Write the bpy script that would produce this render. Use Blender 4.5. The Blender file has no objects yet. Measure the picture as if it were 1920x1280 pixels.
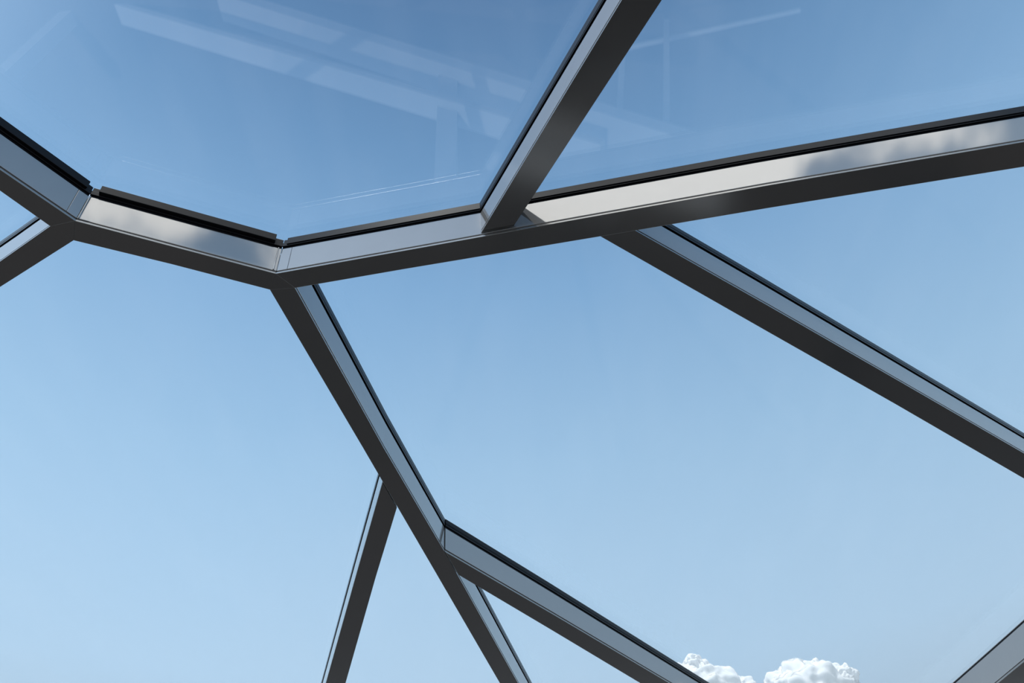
import bpy, bmesh, math, random
from mathutils import Vector, Matrix, noise
random.seed(7)
S = bpy.context.scene
C = S.collection

# ------------------------------------------------------------------ camera
F = 1540.0                                   # focal length in pixels of a 1920 px wide frame
CAM_Z = 5.0                                  # eye height above the atrium floor (upper gallery level)
up_cam = Vector((-110.0, 1490.0, -1540.0)).normalized()      # world up seen in camera axes (x right, y up, -z forward)
fwd_cam = Vector((0, 0, -1))
yh = (fwd_cam - up_cam * fwd_cam.dot(up_cam)).normalized()   # world +Y = horizontal heading
xh = yh.cross(up_cam).normalized()                           # world +X
R = Matrix((xh, yh, up_cam))                                 # rows: world axes in camera axes -> camera-to-world
cam_d = bpy.data.cameras.new('camera')
cam = bpy.data.objects.new('camera', cam_d); C.objects.link(cam)
cam_d.sensor_width = 36.0
cam_d.lens = 36.0 * F / 1920.0
cam_d.clip_end = 5000
CAM = Vector((0, 0, CAM_Z))
cam.matrix_world = Matrix.Translation(CAM) @ R.to_4x4()
S.camera = cam

def ray(px, py):
    return (R @ Vector((px - 960.0, 640.0 - py, -F))).normalized()
def at(px, py, z):                            # point of the horizontal plane at height z above the eye
    d = ray(px, py)
    return CAM + d * (z / d.z)

# ------------------------------------------------------------------ sky, sun, exposure
S.view_settings.view_transform = 'Standard'
S.view_settings.look = 'None'
S.view_settings.exposure = 0.0
S.view_settings.gamma = 1.0
S.view_settings.use_curve_mapping = False
w = bpy.data.worlds.new('sky'); S.world = w; w.use_nodes = True
nt = w.node_tree; nt.nodes.clear()
def N(t, **k):
    n = nt.nodes.new(t)
    for a, b in k.items(): setattr(n, a, b)
    return n
L = lambda a, b: nt.links.new(a, b)
tc = N('ShaderNodeTexCoord'); sep = N('ShaderNodeSeparateXYZ'); L(tc.outputs['Generated'], sep.inputs[0])
ramp = N('ShaderNodeValToRGB'); cr = ramp.color_ramp
SKY = [(0.0, (.74, .86, .95)), (.22, (.82, 1.0, 1.18)), (.40, (.72, 1.01, 1.32)), (.60, (.50, .785, 1.11)),
       (.76, (.32, .575, .92)), (.86, (.205, .41, .72)), (.94, (.14, .285, .54)), (1.0, (.13, .26, .49))]
cr.elements[0].position = SKY[0][0]; cr.elements[0].color = (*SKY[0][1], 1)
cr.elements[1].position = 1.0; cr.elements[1].color = (*SKY[-1][1], 1)
for p, c in SKY[1:-1]:
    e = cr.elements.new(p); e.color = (*c, 1)
L(sep.outputs['Z'], ramp.inputs[0])
# thin high haze over the whole sky
noi = N('ShaderNodeTexNoise'); noi.inputs['Scale'].default_value = 1.6; noi.inputs['Detail'].default_value = 4
L(tc.outputs['Generated'], noi.inputs['Vector'])
mr = N('ShaderNodeMapRange'); mr.inputs['From Min'].default_value = .45; mr.inputs['From Max'].default_value = .8
mr.inputs['To Max'].default_value = .10
L(noi.outputs['Fac'], mr.inputs['Value'])
mx = N('ShaderNodeMix', data_type='RGBA'); L(mr.outputs['Result'], mx.inputs['Factor'])
L(ramp.outputs['Color'], mx.inputs['A']); mx.inputs['B'].default_value = (.75, .84, .92, 1)
# bright haze on the sun's side of the sky (behind the camera, to its left)
SUNSIDE = Vector((math.sin(math.radians(-122)) * .82, math.cos(math.radians(-122)) * .82, .57)).normalized()
nrm = N('ShaderNodeVectorMath', operation='NORMALIZE'); L(tc.outputs['Generated'], nrm.inputs[0])
dt = N('ShaderNodeVectorMath', operation='DOT_PRODUCT'); L(nrm.outputs[0], dt.inputs[0]); dt.inputs[1].default_value = SUNSIDE
hz = N('ShaderNodeMapRange', interpolation_type='SMOOTHSTEP'); L(dt.outputs['Value'], hz.inputs['Value'])
hz.inputs['From Min'].default_value = .58; hz.inputs['From Max'].default_value = 1.05
hs = N('ShaderNodeVectorMath', operation='SCALE'); hs.inputs[0].default_value = (.82, .90, 1.02); L(hz.outputs['Result'], hs.inputs['Scale'])
ad = N('ShaderNodeVectorMath', operation='ADD'); 
# clear sky is deepest on the side away from the sun
EAST = (math.sin(math.radians(80)) * .82, math.cos(math.radians(80)) * .82, .57)
de = N('ShaderNodeVectorMath', operation='DOT_PRODUCT'); L(nrm.outputs[0], de.inputs[0]); de.inputs[1].default_value = EAST
me_ = N('ShaderNodeMapRange', interpolation_type='SMOOTHSTEP'); L(de.outputs['Value'], me_.inputs['Value'])
me_.inputs['From Min'].default_value = -.1; me_.inputs['From Max'].default_value = 1.0
me_.inputs['To Min'].default_value = 1.01; me_.inputs['To Max'].default_value = .90
sm = N('ShaderNodeVectorMath', operation='SCALE'); L(mx.outputs['Result'], sm.inputs[0]); L(me_.outputs['Result'], sm.inputs['Scale'])
L(sm.outputs[0], ad.inputs[0]); L(hs.outputs[0], ad.inputs[1])
cn = N('ShaderNodeTexNoise'); cn.inputs['Scale'].default_value = 7.0; cn.inputs['Detail'].default_value = 8; cn.inputs['Roughness'].default_value = .62
L(nrm.outputs[0], cn.inputs['Vector'])
cur = ad.outputs[0]
# cumulus in the rest of the sky; the first one is mirrored in the silver sides of the beams
for az, el, rad in ((172, 57.2, 9.9), (151, 56.3, 7.6), (-172, 57, 5), (146, 46.5, 1.2), (62, 13, 7), (-48, 11, 6), (-95, 14, 8), (130, 12, 9), (-150, 16, 9)):
    a, e = math.radians(az), math.radians(el)
    d2 = N('ShaderNodeVectorMath', operation='DOT_PRODUCT'); L(nrm.outputs[0], d2.inputs[0])
    d2.inputs[1].default_value = (math.sin(a) * math.cos(e), math.cos(a) * math.cos(e), math.sin(e))
    ac = N('ShaderNodeMath', operation='ARCCOSINE'); L(d2.outputs['Value'], ac.inputs[0])
    mm = N('ShaderNodeMath', operation='MULTIPLY_ADD'); L(cn.outputs['Fac'], mm.inputs[0]); mm.inputs[1].default_value = .26; L(ac.outputs[0], mm.inputs[2])
    rm = math.radians(rad) + .13
    mk = N('ShaderNodeMapRange', interpolation_type='SMOOTHSTEP'); L(mm.outputs[0], mk.inputs['Value'])
    mk.inputs['From Min'].default_value = rm + .012; mk.inputs['From Max'].default_value = rm - .03
    mc = N('ShaderNodeMix', data_type='RGBA'); L(mk.outputs['Result'], mc.inputs['Factor']); L(cur, mc.inputs['A']); mc.inputs['B'].default_value = (2.7, 2.62, 2.52, 1)
    cur = mc.outputs['Result']
bg = N('ShaderNodeBackground'); L(cur, bg.inputs['Color']); bg.inputs['Strength'].default_value = 1.0
wo = N('ShaderNodeOutputWorld'); L(bg.outputs[0], wo.inputs[0])

sd = bpy.data.lights.new('sun', 'SUN'); sd.energy = 5.0; sd.angle = .009; sd.color = (1, .95, .88)
sun = bpy.data.objects.new('sun', sd); C.objects.link(sun)
SUN = Vector((math.sin(math.radians(-140)) * .31, math.cos(math.radians(-140)) * .31, .95)).normalized()   # towards the sun
sun.rotation_euler = SUN.to_track_quat('Z', 'Y').to_euler()
sun.location = (0, 0, 30)

# ------------------------------------------------------------------ materials
def mat(name, col, rough=.5, metal=0., spec=.5, coat=0., vary=0., bump=0., scale=40.):
    m = bpy.data.materials.new(name); m.use_nodes = True
    t = m.node_tree; b = t.nodes['Principled BSDF']
    b.inputs['Roughness'].default_value = rough; b.inputs['Metallic'].default_value = metal
    b.inputs['Specular IOR Level'].default_value = spec; b.inputs['Coat Weight'].default_value = coat
    b.inputs['Coat Roughness'].default_value = .04
    tcn = t.nodes.new('ShaderNodeTexCoord'); n = t.nodes.new('ShaderNodeTexNoise')
    n.inputs['Scale'].default_value = scale; n.inputs['Detail'].default_value = 5
    t.links.new(tcn.outputs['Object'], n.inputs['Vector'])
    r = t.nodes.new('ShaderNodeMapRange'); r.inputs['To Min'].default_value = 1 - vary; r.inputs['To Max'].default_value = 1 + vary
    t.links.new(n.outputs['Fac'], r.inputs['Value'])
    v = t.nodes.new('ShaderNodeVectorMath'); v.operation = 'SCALE'; v.inputs[0].default_value = col
    t.links.new(r.outputs['Result'], v.inputs['Scale']); t.links.new(v.outputs[0], b.inputs['Base Color'])
    if bump:
        bp = t.nodes.new('ShaderNodeBump'); bp.inputs['Strength'].default_value = bump; bp.inputs['Distance'].default_value = .002
        t.links.new(n.outputs['Fac'], bp.inputs['Height']); t.links.new(bp.outputs[0], b.inputs['Normal'])
    return m
M_paint = mat('satin_taupe_metal', (.41, .405, .405), rough=.055, metal=.60, vary=.03, scale=9)
M_cap = mat('satin_taupe_cover', (.33, .325, .32), rough=.16, metal=.78, vary=.03, scale=9)
M_gasket = mat('black_rubber', (.010, .010, .013), rough=.24, spec=.16, vary=.15, scale=30)
M_floor = mat('dark_stone', (.022, .0195, .018), rough=.6, spec=.2, vary=.35, bump=.3, scale=3)
M_wallframe = mat('pale_painted_steel', (.20, .20, .20), rough=.45, metal=.1, vary=.05, scale=4)

def glass_mat():
    m = bpy.data.materials.new('clear_roof_glass'); m.use_nodes = True; t = m.node_tree; t.nodes.clear()
    g = t.nodes.new('ShaderNodeNewGeometry')
    ior = t.nodes.new('ShaderNodeMix'); ior.data_type = 'FLOAT'
    ior.inputs['A'].default_value = 2.1; ior.inputs['B'].default_value = 1 / 2.1
    t.links.new(g.outputs['Backfacing'], ior.inputs['Factor'])
    fr = t.nodes.new('ShaderNodeFresnel'); t.links.new(ior.outputs['Result'], fr.inputs['IOR'])
    tr = t.nodes.new('ShaderNodeBsdfTransparent'); tr.inputs['Color'].default_value = (.965, .985, .99, 1)
    # faint dust and rain streaks on the outside of the glass
    gl = t.nodes.new('ShaderNodeBsdfGlossy'); gl.inputs['Roughness'].default_value = .012
    mixs = t.nodes.new('ShaderNodeMixShader')
    t.links.new(fr.outputs[0], mixs.inputs[0]); t.links.new(tr.outputs[0], mixs.inputs[1]); t.links.new(gl.outputs[0], mixs.inputs[2])
    tcn = t.nodes.new('ShaderNodeTexCoord'); mp = t.nodes.new('ShaderNodeMapping'); mp.inputs['Scale'].default_value = (1.6, .35, 1)
    mp.inputs['Rotation'].default_value = (0, 0, .35)
    n = t.nodes.new('ShaderNodeTexNoise'); n.inputs['Scale'].default_value = 2.2; n.inputs['Detail'].default_value = 6
    t.links.new(tcn.outputs['Object'], mp.inputs[0]); t.links.new(mp.outputs[0], n.inputs['Vector'])
    r = t.nodes.new('ShaderNodeMapRange'); r.inputs['From Min'].default_value = .42; r.inputs['From Max'].default_value = .72
    r.inputs['To Max'].default_value = .006
    t.links.new(n.outputs['Fac'], r.inputs['Value'])
    du = t.nodes.new('ShaderNodeBsdfTranslucent'); du.inputs['Color'].default_value = (.75, .77, .8, 1)
    m2 = t.nodes.new('ShaderNodeMixShader'); t.links.new(r.outputs['Result'], m2.inputs[0])
    t.links.new(mixs.outputs[0], m2.inputs[1]); t.links.new(du.outputs[0], m2.inputs[2])
    o = t.nodes.new('ShaderNodeOutputMaterial'); t.links.new(m2.outputs[0], o.inputs[0])
    return m
M_glass = glass_mat()

def cloud_mat():
    m = bpy.data.materials.new('cumulus'); m.use_nodes = True; t = m.node_tree; t.nodes.clear()
    d = t.nodes.new('ShaderNodeBsdfDiffuse'); d.inputs['Color'].default_value = (.96, .97, .98, 1)
    s = t.nodes.new('ShaderNodeBsdfTranslucent'); s.inputs['Color'].default_value = (.96, .97, .98, 1)
    a = t.nodes.new('ShaderNodeMixShader'); a.inputs[0].default_value = .25
    t.links.new(d.outputs[0], a.inputs[1]); t.links.new(s.outputs[0], a.inputs[2])
    lw = t.nodes.new('ShaderNodeLayerWeight'); lw.inputs['Blend'].default_value = .5
    r = t.nodes.new('ShaderNodeMapRange'); r.inputs['From Min'].default_value = .50; r.inputs['From Max'].default_value = .93
    t.links.new(lw.outputs['Facing'], r.inputs['Value'])
    tr = t.nodes.new('ShaderNodeBsdfTransparent')
    b = t.nodes.new('ShaderNodeMixShader'); t.links.new(r.outputs['Result'], b.inputs[0])
    t.links.new(a.outputs[0], b.inputs[1]); t.links.new(tr.outputs[0], b.inputs[2])
    o = t.nodes.new('ShaderNodeOutputMaterial'); t.links.new(b.outputs[0], o.inputs[0])
    return m
M_cloud = cloud_mat()

# ------------------------------------------------------------------ helpers
def tag(o, label=None, cat=None, group=None, kind=None):
    for k, v in (('label', label), ('category', cat), ('group', group), ('kind', kind)):
        if v: o[k] = v
def empty(name, loc):
    o = bpy.data.objects.new(name, None); o.location = loc; o.empty_display_size = .1; C.objects.link(o); return o
def obj(name, bm, m, parent=None, bevel=0, smooth=False):
    bmesh.ops.recalc_face_normals(bm, faces=bm.faces)
    me = bpy.data.meshes.new(name)
    if parent: bmesh.ops.translate(bm, verts=bm.verts, vec=-parent.location)
    bm.to_mesh(me); bm.free(); me.materials.append(m)
    o = bpy.data.objects.new(name, me); C.objects.link(o)
    if parent: o.parent = parent
    if smooth:
        for p in me.polygons: p.use_smooth = True
    if bevel:
        b = o.modifiers.new('bevel', 'BEVEL'); b.width = bevel; b.segments = 2; b.limit_method = 'ANGLE'; b.angle_limit = .9
    return o
def prism(bm, outline, z0, z1):
    lo = [bm.verts.new((p[0], p[1], z0)) for p in outline]; hi = [bm.verts.new((p[0], p[1], z1)) for p in outline]
    bm.faces.new(lo); bm.faces.new(hi[::-1]); n = len(outline)
    for i in range(n): bm.faces.new((lo[i], lo[(i+1) % n], hi[(i+1) % n], hi[i]))
def strip(bm, a, b, z0, z1):                  # prism between two polylines of equal length, cut into quads
    A0 = [bm.verts.new((p.x, p.y, z0)) for p in a]; A1 = [bm.verts.new((p.x, p.y, z1)) for p in a]
    B0 = [bm.verts.new((p.x, p.y, z0)) for p in b]; B1 = [bm.verts.new((p.x, p.y, z1)) for p in b]
    for i in range(len(a) - 1):
        for q in ((A0[i], A0[i+1], B0[i+1], B0[i]), (A1[i], A1[i+1], B1[i+1], B1[i]),
                  (A0[i], A0[i+1], A1[i+1], A1[i]), (B0[i], B0[i+1], B1[i+1], B1[i])): bm.faces.new(q)
    bm.faces.new((A0[0], B0[0], B1[0], A1[0])); bm.faces.new((A0[-1], B0[-1], B1[-1], A1[-1]))
def flat(v): return Vector((v.x, v.y, 0))
def box(bm, p, q, wid, hgt, upv=Vector((0, 0, 1))):      # square bar between two points
    d = (q - p).normalized(); s = d.cross(upv).normalized() * wid / 2; u = s.cross(d).normalized() * hgt / 2
    vs = [bm.verts.new(c + a * s + b * u) for c in (p, q) for a, b in ((-1, -1), (1, -1), (1, 1), (-1, 1))]
    for f in ((0, 1, 2, 3), (7, 6, 5, 4), (0, 4, 5, 1), (1, 5, 6, 2), (2, 6, 7, 3), (3, 7, 4, 0)):
        bm.faces.new([vs[i] for i in f])

# ------------------------------------------------------------------ floor
bm = bmesh.new(); prism(bm, [(-40, -40), (40, -40), (40, 40), (-40, 40)], -.2, 0)
fl = obj('floor', bm, M_floor); tag(fl, kind='structure')

# ------------------------------------------------------------------ roof frame
H = 4.0                     # underside of the beams above the eye
CAP = .015; GRO = .031      # cover cap, shadow groove
D = .250                    # side face height up to the gasket
G1 = .262; G2 = .350        # two steps of the rubber gasket; the glass lies on it
ZG = CAM_Z + H + G2
def lerp(a, b, t): return a + (b - a) * t
def resample(near, far):
    return near, far

def gasket_strip(bm, edge, inward, out, inn, z0, z1, cut0=0., cut1=0.):
    """strip along an edge polyline; inward = unit vectors pointing into the beam"""
    e = [p.copy() for p in edge]
    def trim(e, k0, k1, c):
        v = (e[k1] - e[k0]); 
        if c: e[k0] = e[k0] + v.normalized() * c
    trim(e, 0, 1, cut0); trim(e, -1, -2, cut1)
    strip(bm, [p - n * out for p, n in zip(e, inward)], [p + n * inn for p, n in zip(e, inward)], z0, z1)

def perp_in(near, far):
    """per-station inward normals of the near edge (mitred towards the far edge)"""
    res = []
    for i in range(len(near)):
        a = near[max(i-1, 0)]; b = near[min(i+1, len(near)-1)]
        d = (b - a).normalized(); n = Vector((-d.y, d.x, 0))
        if n.dot(far[i] - near[i]) < 0: n = -n
        res.append(n)
    return res

def beam(name, label, near, far, dz=0., apex=None, joint=None, cuts=(0, 0), wide=.018, seal=0.):
    """near, far: stations (px, py) of the two lower edges as they cross the roof plane; apex closes a three-way node"""
    zb = CAM_Z + H + dz
    nr = [flat(at(x, y, H + dz)) for x, y in near]; fr = [flat(at(x, y, H + dz)) for x, y in far]
    c = (nr[0] + nr[-1] + fr[0] + fr[-1]) / 4
    root = empty(name, (c.x, c.y, zb)); tag(root, label, 'beam', 'bars of the glass roof frame', 'thing')
    nin = perp_in(nr, fr); fin = perp_in(fr, nr)
    # cover cap
    bm = bmesh.new(); strip(bm, nr, fr, zb, zb + CAP)
    if apex: prism(bm, [flat(at(*apex, H + dz)), fr[0], nr[0]], zb, zb + CAP)
    obj('cover_cap', bm, M_cap, root, bevel=.0012)
    # shadow groove behind the cap
    bm = bmesh.new()
    strip(bm, [p + n * .012 for p, n in zip(nr, nin)], [p + n * .012 for p, n in zip(fr, fin)], zb + CAP, zb + GRO)
    obj('groove', bm, M_paint, root)
    # box section
    bn = [p + n * .002 for p, n in zip(nr, nin)]; bf = [p + n * .002 for p, n in zip(fr, fin)]
    top = CAM_Z + H + D + seal
    def sub(t0, t1, k):                       # piece of the first (k=0) or last segment
        i, j = (0, 1) if k == 0 else (-2, -1)
        return [lerp(bn[i], bn[j], t0), lerp(bn[i], bn[j], t1)], [lerp(bf[i], bf[j], t0), lerp(bf[i], bf[j], t1)]
    bm = bmesh.new(); a, b = list(bn), list(bf)
    if joint:
        k, t = joint; gap = .0022
        if k == 0:
            L0 = (bn[1] - bn[0]).length
            ja = sub(0, t, 0); s2 = sub(t + gap / L0, 1, 0); a[0] = s2[0][0]; b[0] = s2[1][0]
        else:
            L0 = (bn[-1] - bn[-2]).length
            ja = sub(1 - t, 1, -1); s2 = sub(0, 1 - t - gap / L0, -1); a[-1] = s2[0][1]; b[-1] = s2[1][1]
        jb = bmesh.new(); strip(jb, ja[0], ja[1], zb + GRO, top)
        obj('node_joint', jb, M_paint, root, bevel=.0015)
    strip(bm, a, b, zb + GRO, top)
    obj('box_section', bm, M_paint, root, bevel=.0015)
    # gaskets: recessed foot, wider flange above it with cut ends
    for e, n, o in ((nr, nin, 0), (fr, fin, 1)):
        bm = bmesh.new()
        gasket_strip(bm, e, n, -.006, .05, top, CAM_Z + H + G2 - .002)
        if not seal: gasket_strip(bm, e, n, .004, .05, CAM_Z + H + G1 + .008, CAM_Z + H + G2 - .045)
        if not seal: gasket_strip(bm, e, n, wide, .05, CAM_Z + H + G1 + .02, CAM_Z + H + G2 - .006, *cuts)
        obj('gasket', bm, M_gasket, root, bevel=.002)
    # pressure plate closing the joint above the panes
    bm = bmesh.new()
    strip(bm, [p + n * .035 for p, n in zip(nr, nin)], [p + n * .035 for p, n in zip(fr, fin)], ZG + .026, ZG + .034)
    obj('pressure_plate', bm, M_paint, root)
    return root

nodeA, nodeB, nodeC = (141, 414), (94, 424), (138, 450.5)
m1, m2, m3 = (517, 513), (506, 543), (553, 539.8)
beam('roof_beam', 'dark beam with slate blue side sloping from the upper left edge down to leftmost node',
     [(-420, 32), (0, 318), nodeA], [(-420, 64), (0, 357.5), nodeB], joint=(-1, .14), cuts=(0, .035), wide=.022)
B2 = beam('roof_beam', 'short silver sided beam between the leftmost node and the central three-way node',
     [nodeA, (330, 463.8), m1], [nodeC, (322, 495.2), m2], joint=None, cuts=(.045, .05), wide=.03)
beam('roof_beam', 'longest beam crossing from the central three-way node to the right edge, bright silvery side',
     [m1, (780, 466), (1080, 411.7), (1440, 347.5), (1920, 266), (2420, 181)],
     [m3, (760, 504), (1126, 443), (1440, 390), (1920, 312.5), (2420, 232)], joint=(0, .075), cuts=(.03, 0), wide=.010)
beam('roof_beam', 'steep beam running down from the central three-way node to the bottom edge, pale blue side',
     [m3, (719.5, 840), (834.5, 1036), (971, 1280), (1140, 1580)], [m2, (681, 840), (820.6-5, 1071), (937, 1280), (1112, 1580)], apex=m1, wide=.004)
beam('roof_beam', 'long diagonal beam with grey blue side from the longest beam to the right edge',
     [(1191, 432.3), (1440, 573), (1695.6, 720), (1920, 849.7), (2400, 1127)],
     [(1126, 443.2), (1440, 622), (1680, 758), (1920, 897), (2400, 1176)], wide=.004)
beam('roof_beam', 'diagonal beam branching right off the steep beam towards the white clouds, grey green side',
     [(835, 1034.5), (1040, 1153.5), (1254, 1280), (1660, 1520)], [(860, 1077.5), (1033, 1180), (1200, 1280), (1600, 1520)], wide=.004)
beam('roof_beam', 'wide beam rising from the longest beam to the top edge between the two darkest panes',
     [(902, 436.5), (1069, 160), (1166, 0), (1408, -400)], [(963, 424), (1069+67, 160), (1241, 0), (1503, -400)], dz=.040, wide=.006)
beam('roof_beam', 'beam dropping to lower left from the steep beam, thin pale side at its left',
     [(717, 904), (667, 1080), (611, 1280), (527, 1580)], [(744, 952), (705, 1080), (648, 1280), (562, 1580)], wide=.002)
beam('roof_beam', 'short beam leaving the leftmost node to the left edge, pale side above a dark underside',
     [nodeB, (0, 490.2), (-420, 777)], [nodeC, (0, 538), (-420, 812)], apex=nodeA, wide=.004)
beam('roof_beam', 'beam cutting the bottom right corner, only its bluish side and underside tip showing',
     [(1640, 1470), (1872, 1280), (1920, 1240.5), (2340, 892)], [(1700, 1505), (1925, 1316), (1972, 1275), (2380, 935)], wide=.002, seal=.085)

# thin round beads added at the side face corners to catch a highlight line
def bead(root, p, r=.0045):
    q = flat(at(p[0], p[1], H)); bm = bmesh.new()
    prism(bm, [(q.x + r * math.cos(a * math.pi / 6), q.y + r * math.sin(a * math.pi / 6)) for a in range(12)], CAM_Z + H + GRO, CAM_Z + H + D)
    obj('highlight_bead', bm, M_paint, root, smooth=False)
bead(B2, (511, 511)); bead(B2, (144, 414.5))

# ------------------------------------------------------------------ glass panes, laid on the gaskets, joints over the beam centre lines
def mid(a, b): return ((a[0] + b[0]) / 2, (a[1] + b[1]) / 2)
def pane(label, pts, shrink=.006):
    ps = [flat(at(x, y, H)) for x, y in pts]
    c = sum(ps, Vector()) / len(ps)
    root = empty('glass_pane', (c.x, c.y, ZG)); 
    bm = bmesh.new(); prism(bm, [p + (c - p).normalized() * shrink for p in ps], ZG, ZG + .024)
    bpy.data.objects.remove(root)
    o = obj('glass_pane', bm, M_glass); tag(o, label, 'glass pane', 'panes of the glass roof')
    return o
n1 = (126, 430); n2 = (525, 531)
cB = (935, 446)           # centre line of the longest beam where the wide beam meets it
c3 = (1160, 412); cE = (732, 912); c4 = (840, 1068)
xR = (2420, 206)
d_end = (1126, 1580)
pane('large six sided pane above the central node, filled with reflections of beams',
     [(-420, 48), (0, 338), n1, (330, 480), n2, (770, 485), cB, (1103, 160), (1204, 0), (1455, -400), (-420, -400)])
pane('dark blue pane at upper right between the wide beam and the longest beam',
     [cB, (1103, 160), (1204, 0), (1455, -400), (2420, -400), xR, (1920, 289), (1440, 369)])
pane('pale pane filling the lower left, under the short silver beam',
     [n1, (330, 480), n2, (700, 840), cE, (686, 1080), (630, 1280), (545, 1580), (-420, 1580), (-420, 795), (0, 514)])
pane('small triangular pane tip at the left edge between two beams', [(-420, 48), (0, 338), n1, (0, 514), (-420, 795)])
pane('largest pale pane right of the steep beam with white clouds at its lower edge',
     [n2, (770, 485), cB, c3, (1440, 598), (1690, 740), (1920, 873), (2360, 1130), (1896, 1299), (1670, 1485), (1630, 1520), (1227, 1280), (1037, 1167), c4, cE, (700, 840)])
pane('pane at the right edge between the longest beam and the long diagonal beam',
     [c3, (1440, 369), (1920, 289), xR, (2345, 1112), (1920, 873), (1690, 740), (1440, 598)])
pane('narrow wedge pane at the bottom between the splayed beams', [cE, (686, 1080), (630, 1280), (545, 1580), d_end, (954, 1280), c4])
pane('small triangular pane at the bottom between the steep beam and its right branch', [c4, (954, 1280), d_end, (1610, 1580), (1630, 1515), (1227, 1280), (1037, 1167)])
pane('pane corner at the extreme bottom right behind the corner beam', [(1896, 1299), (2360, 915), (2500, 1200), (2500, 1580), (1685, 1580), (1680, 1490)])

# ------------------------------------------------------------------ lower facade ahead of the gallery: seen only mirrored in the upper panes
def mir(px, py, Y):                           # point of the facade whose mirror image in the glass shows at this pixel
    d = ray(px, py); p = CAM + d * (Y / d.y)
    return Vector((p.x, p.y, 2 * ZG - p.z))
YW = 5.2
fr_root = empty('facade_frame', (0, YW, 0)); tag(fr_root, 'pale steel facade frame seen mirrored in the upper panes', 'frame')
def bar(name, a, b, wid, hgt):
    bm = bmesh.new(); box(bm, mir(*a, YW), mir(*b, YW), wid, hgt, Vector((0, 1, 0)))
    return obj(name, bm, M_wallframe, fr_root, bevel=.004)
bar('transom', (240, -48), (1330, 300), .22, .46)
bar('transom', (140, 0), (1130, 292), .12, .34)
bar('brace', (-120, 268), (330, -155), .20, .24)
bar('post', (841, 130), (836, 345), .26, .10)
bar('post', (1170, 60), (1160, 245), .08, .06)
bar('post', (1250, 40), (1250, 225), .08, .06)
bar('brace', (1080, 112), (1500, 20), .05, .06)

# ------------------------------------------------------------------ clouds
def cloud(name, label, lobes, dist, seed, sub=4, amp=.35):
    """lobes: (direction, angular radius) ; every lobe is a noisy ball far away, the balls overlap into one cumulus"""
    bm = bmesh.new(); rnd = random.Random(seed)
    c0 = CAM + lobes[0][0] * dist
    for d, r in lobes:
        rr = r * dist; c = CAM + d * (dist + rnd.uniform(-.5, .5) * rr)
        g = bmesh.ops.create_icosphere(bm, subdivisions=sub, radius=1.0)
        off = Vector((rnd.random() * 50, rnd.random() * 50, rnd.random() * 50))
        for v in g['verts']:
            n = v.co.normalized()
            k = 1 + amp * noise.fractal(n * 1.7 + off, 1.15, 2.1, 5) 
            v.co = c + n * rr * k
    root = None
    o = obj(name, bm, M_cloud, None, smooth=True); tag(o, label, 'cloud')
    return o
px = 1 / 1600.0
cloud('cloud', 'small white cloud wisp just above the right branching beam at bottom',
      [(ray(1330, 1300), 50*px), (ray(1306, 1262), 26*px), (ray(1300, 1243), 15*px), (ray(1352, 1275), 18*px), (ray(1290, 1290), 40*px), (ray(1385, 1300), 30*px)], 700, 3, 5)
cloud('cloud', 'rounded white cumulus cloud at the bottom edge toward the right',
      [(ray(1530, 1310), 60*px), (ray(1480, 1292), 38*px), (ray(1535, 1262), 22*px), (ray(1512, 1272), 24*px), (ray(1560, 1270), 24*px),
       (ray(1588, 1268), 18*px), (ray(1590, 1300), 24*px), (ray(1455, 1285), 20*px), (ray(1480, 1275), 16*px)], 700, 11, 5)
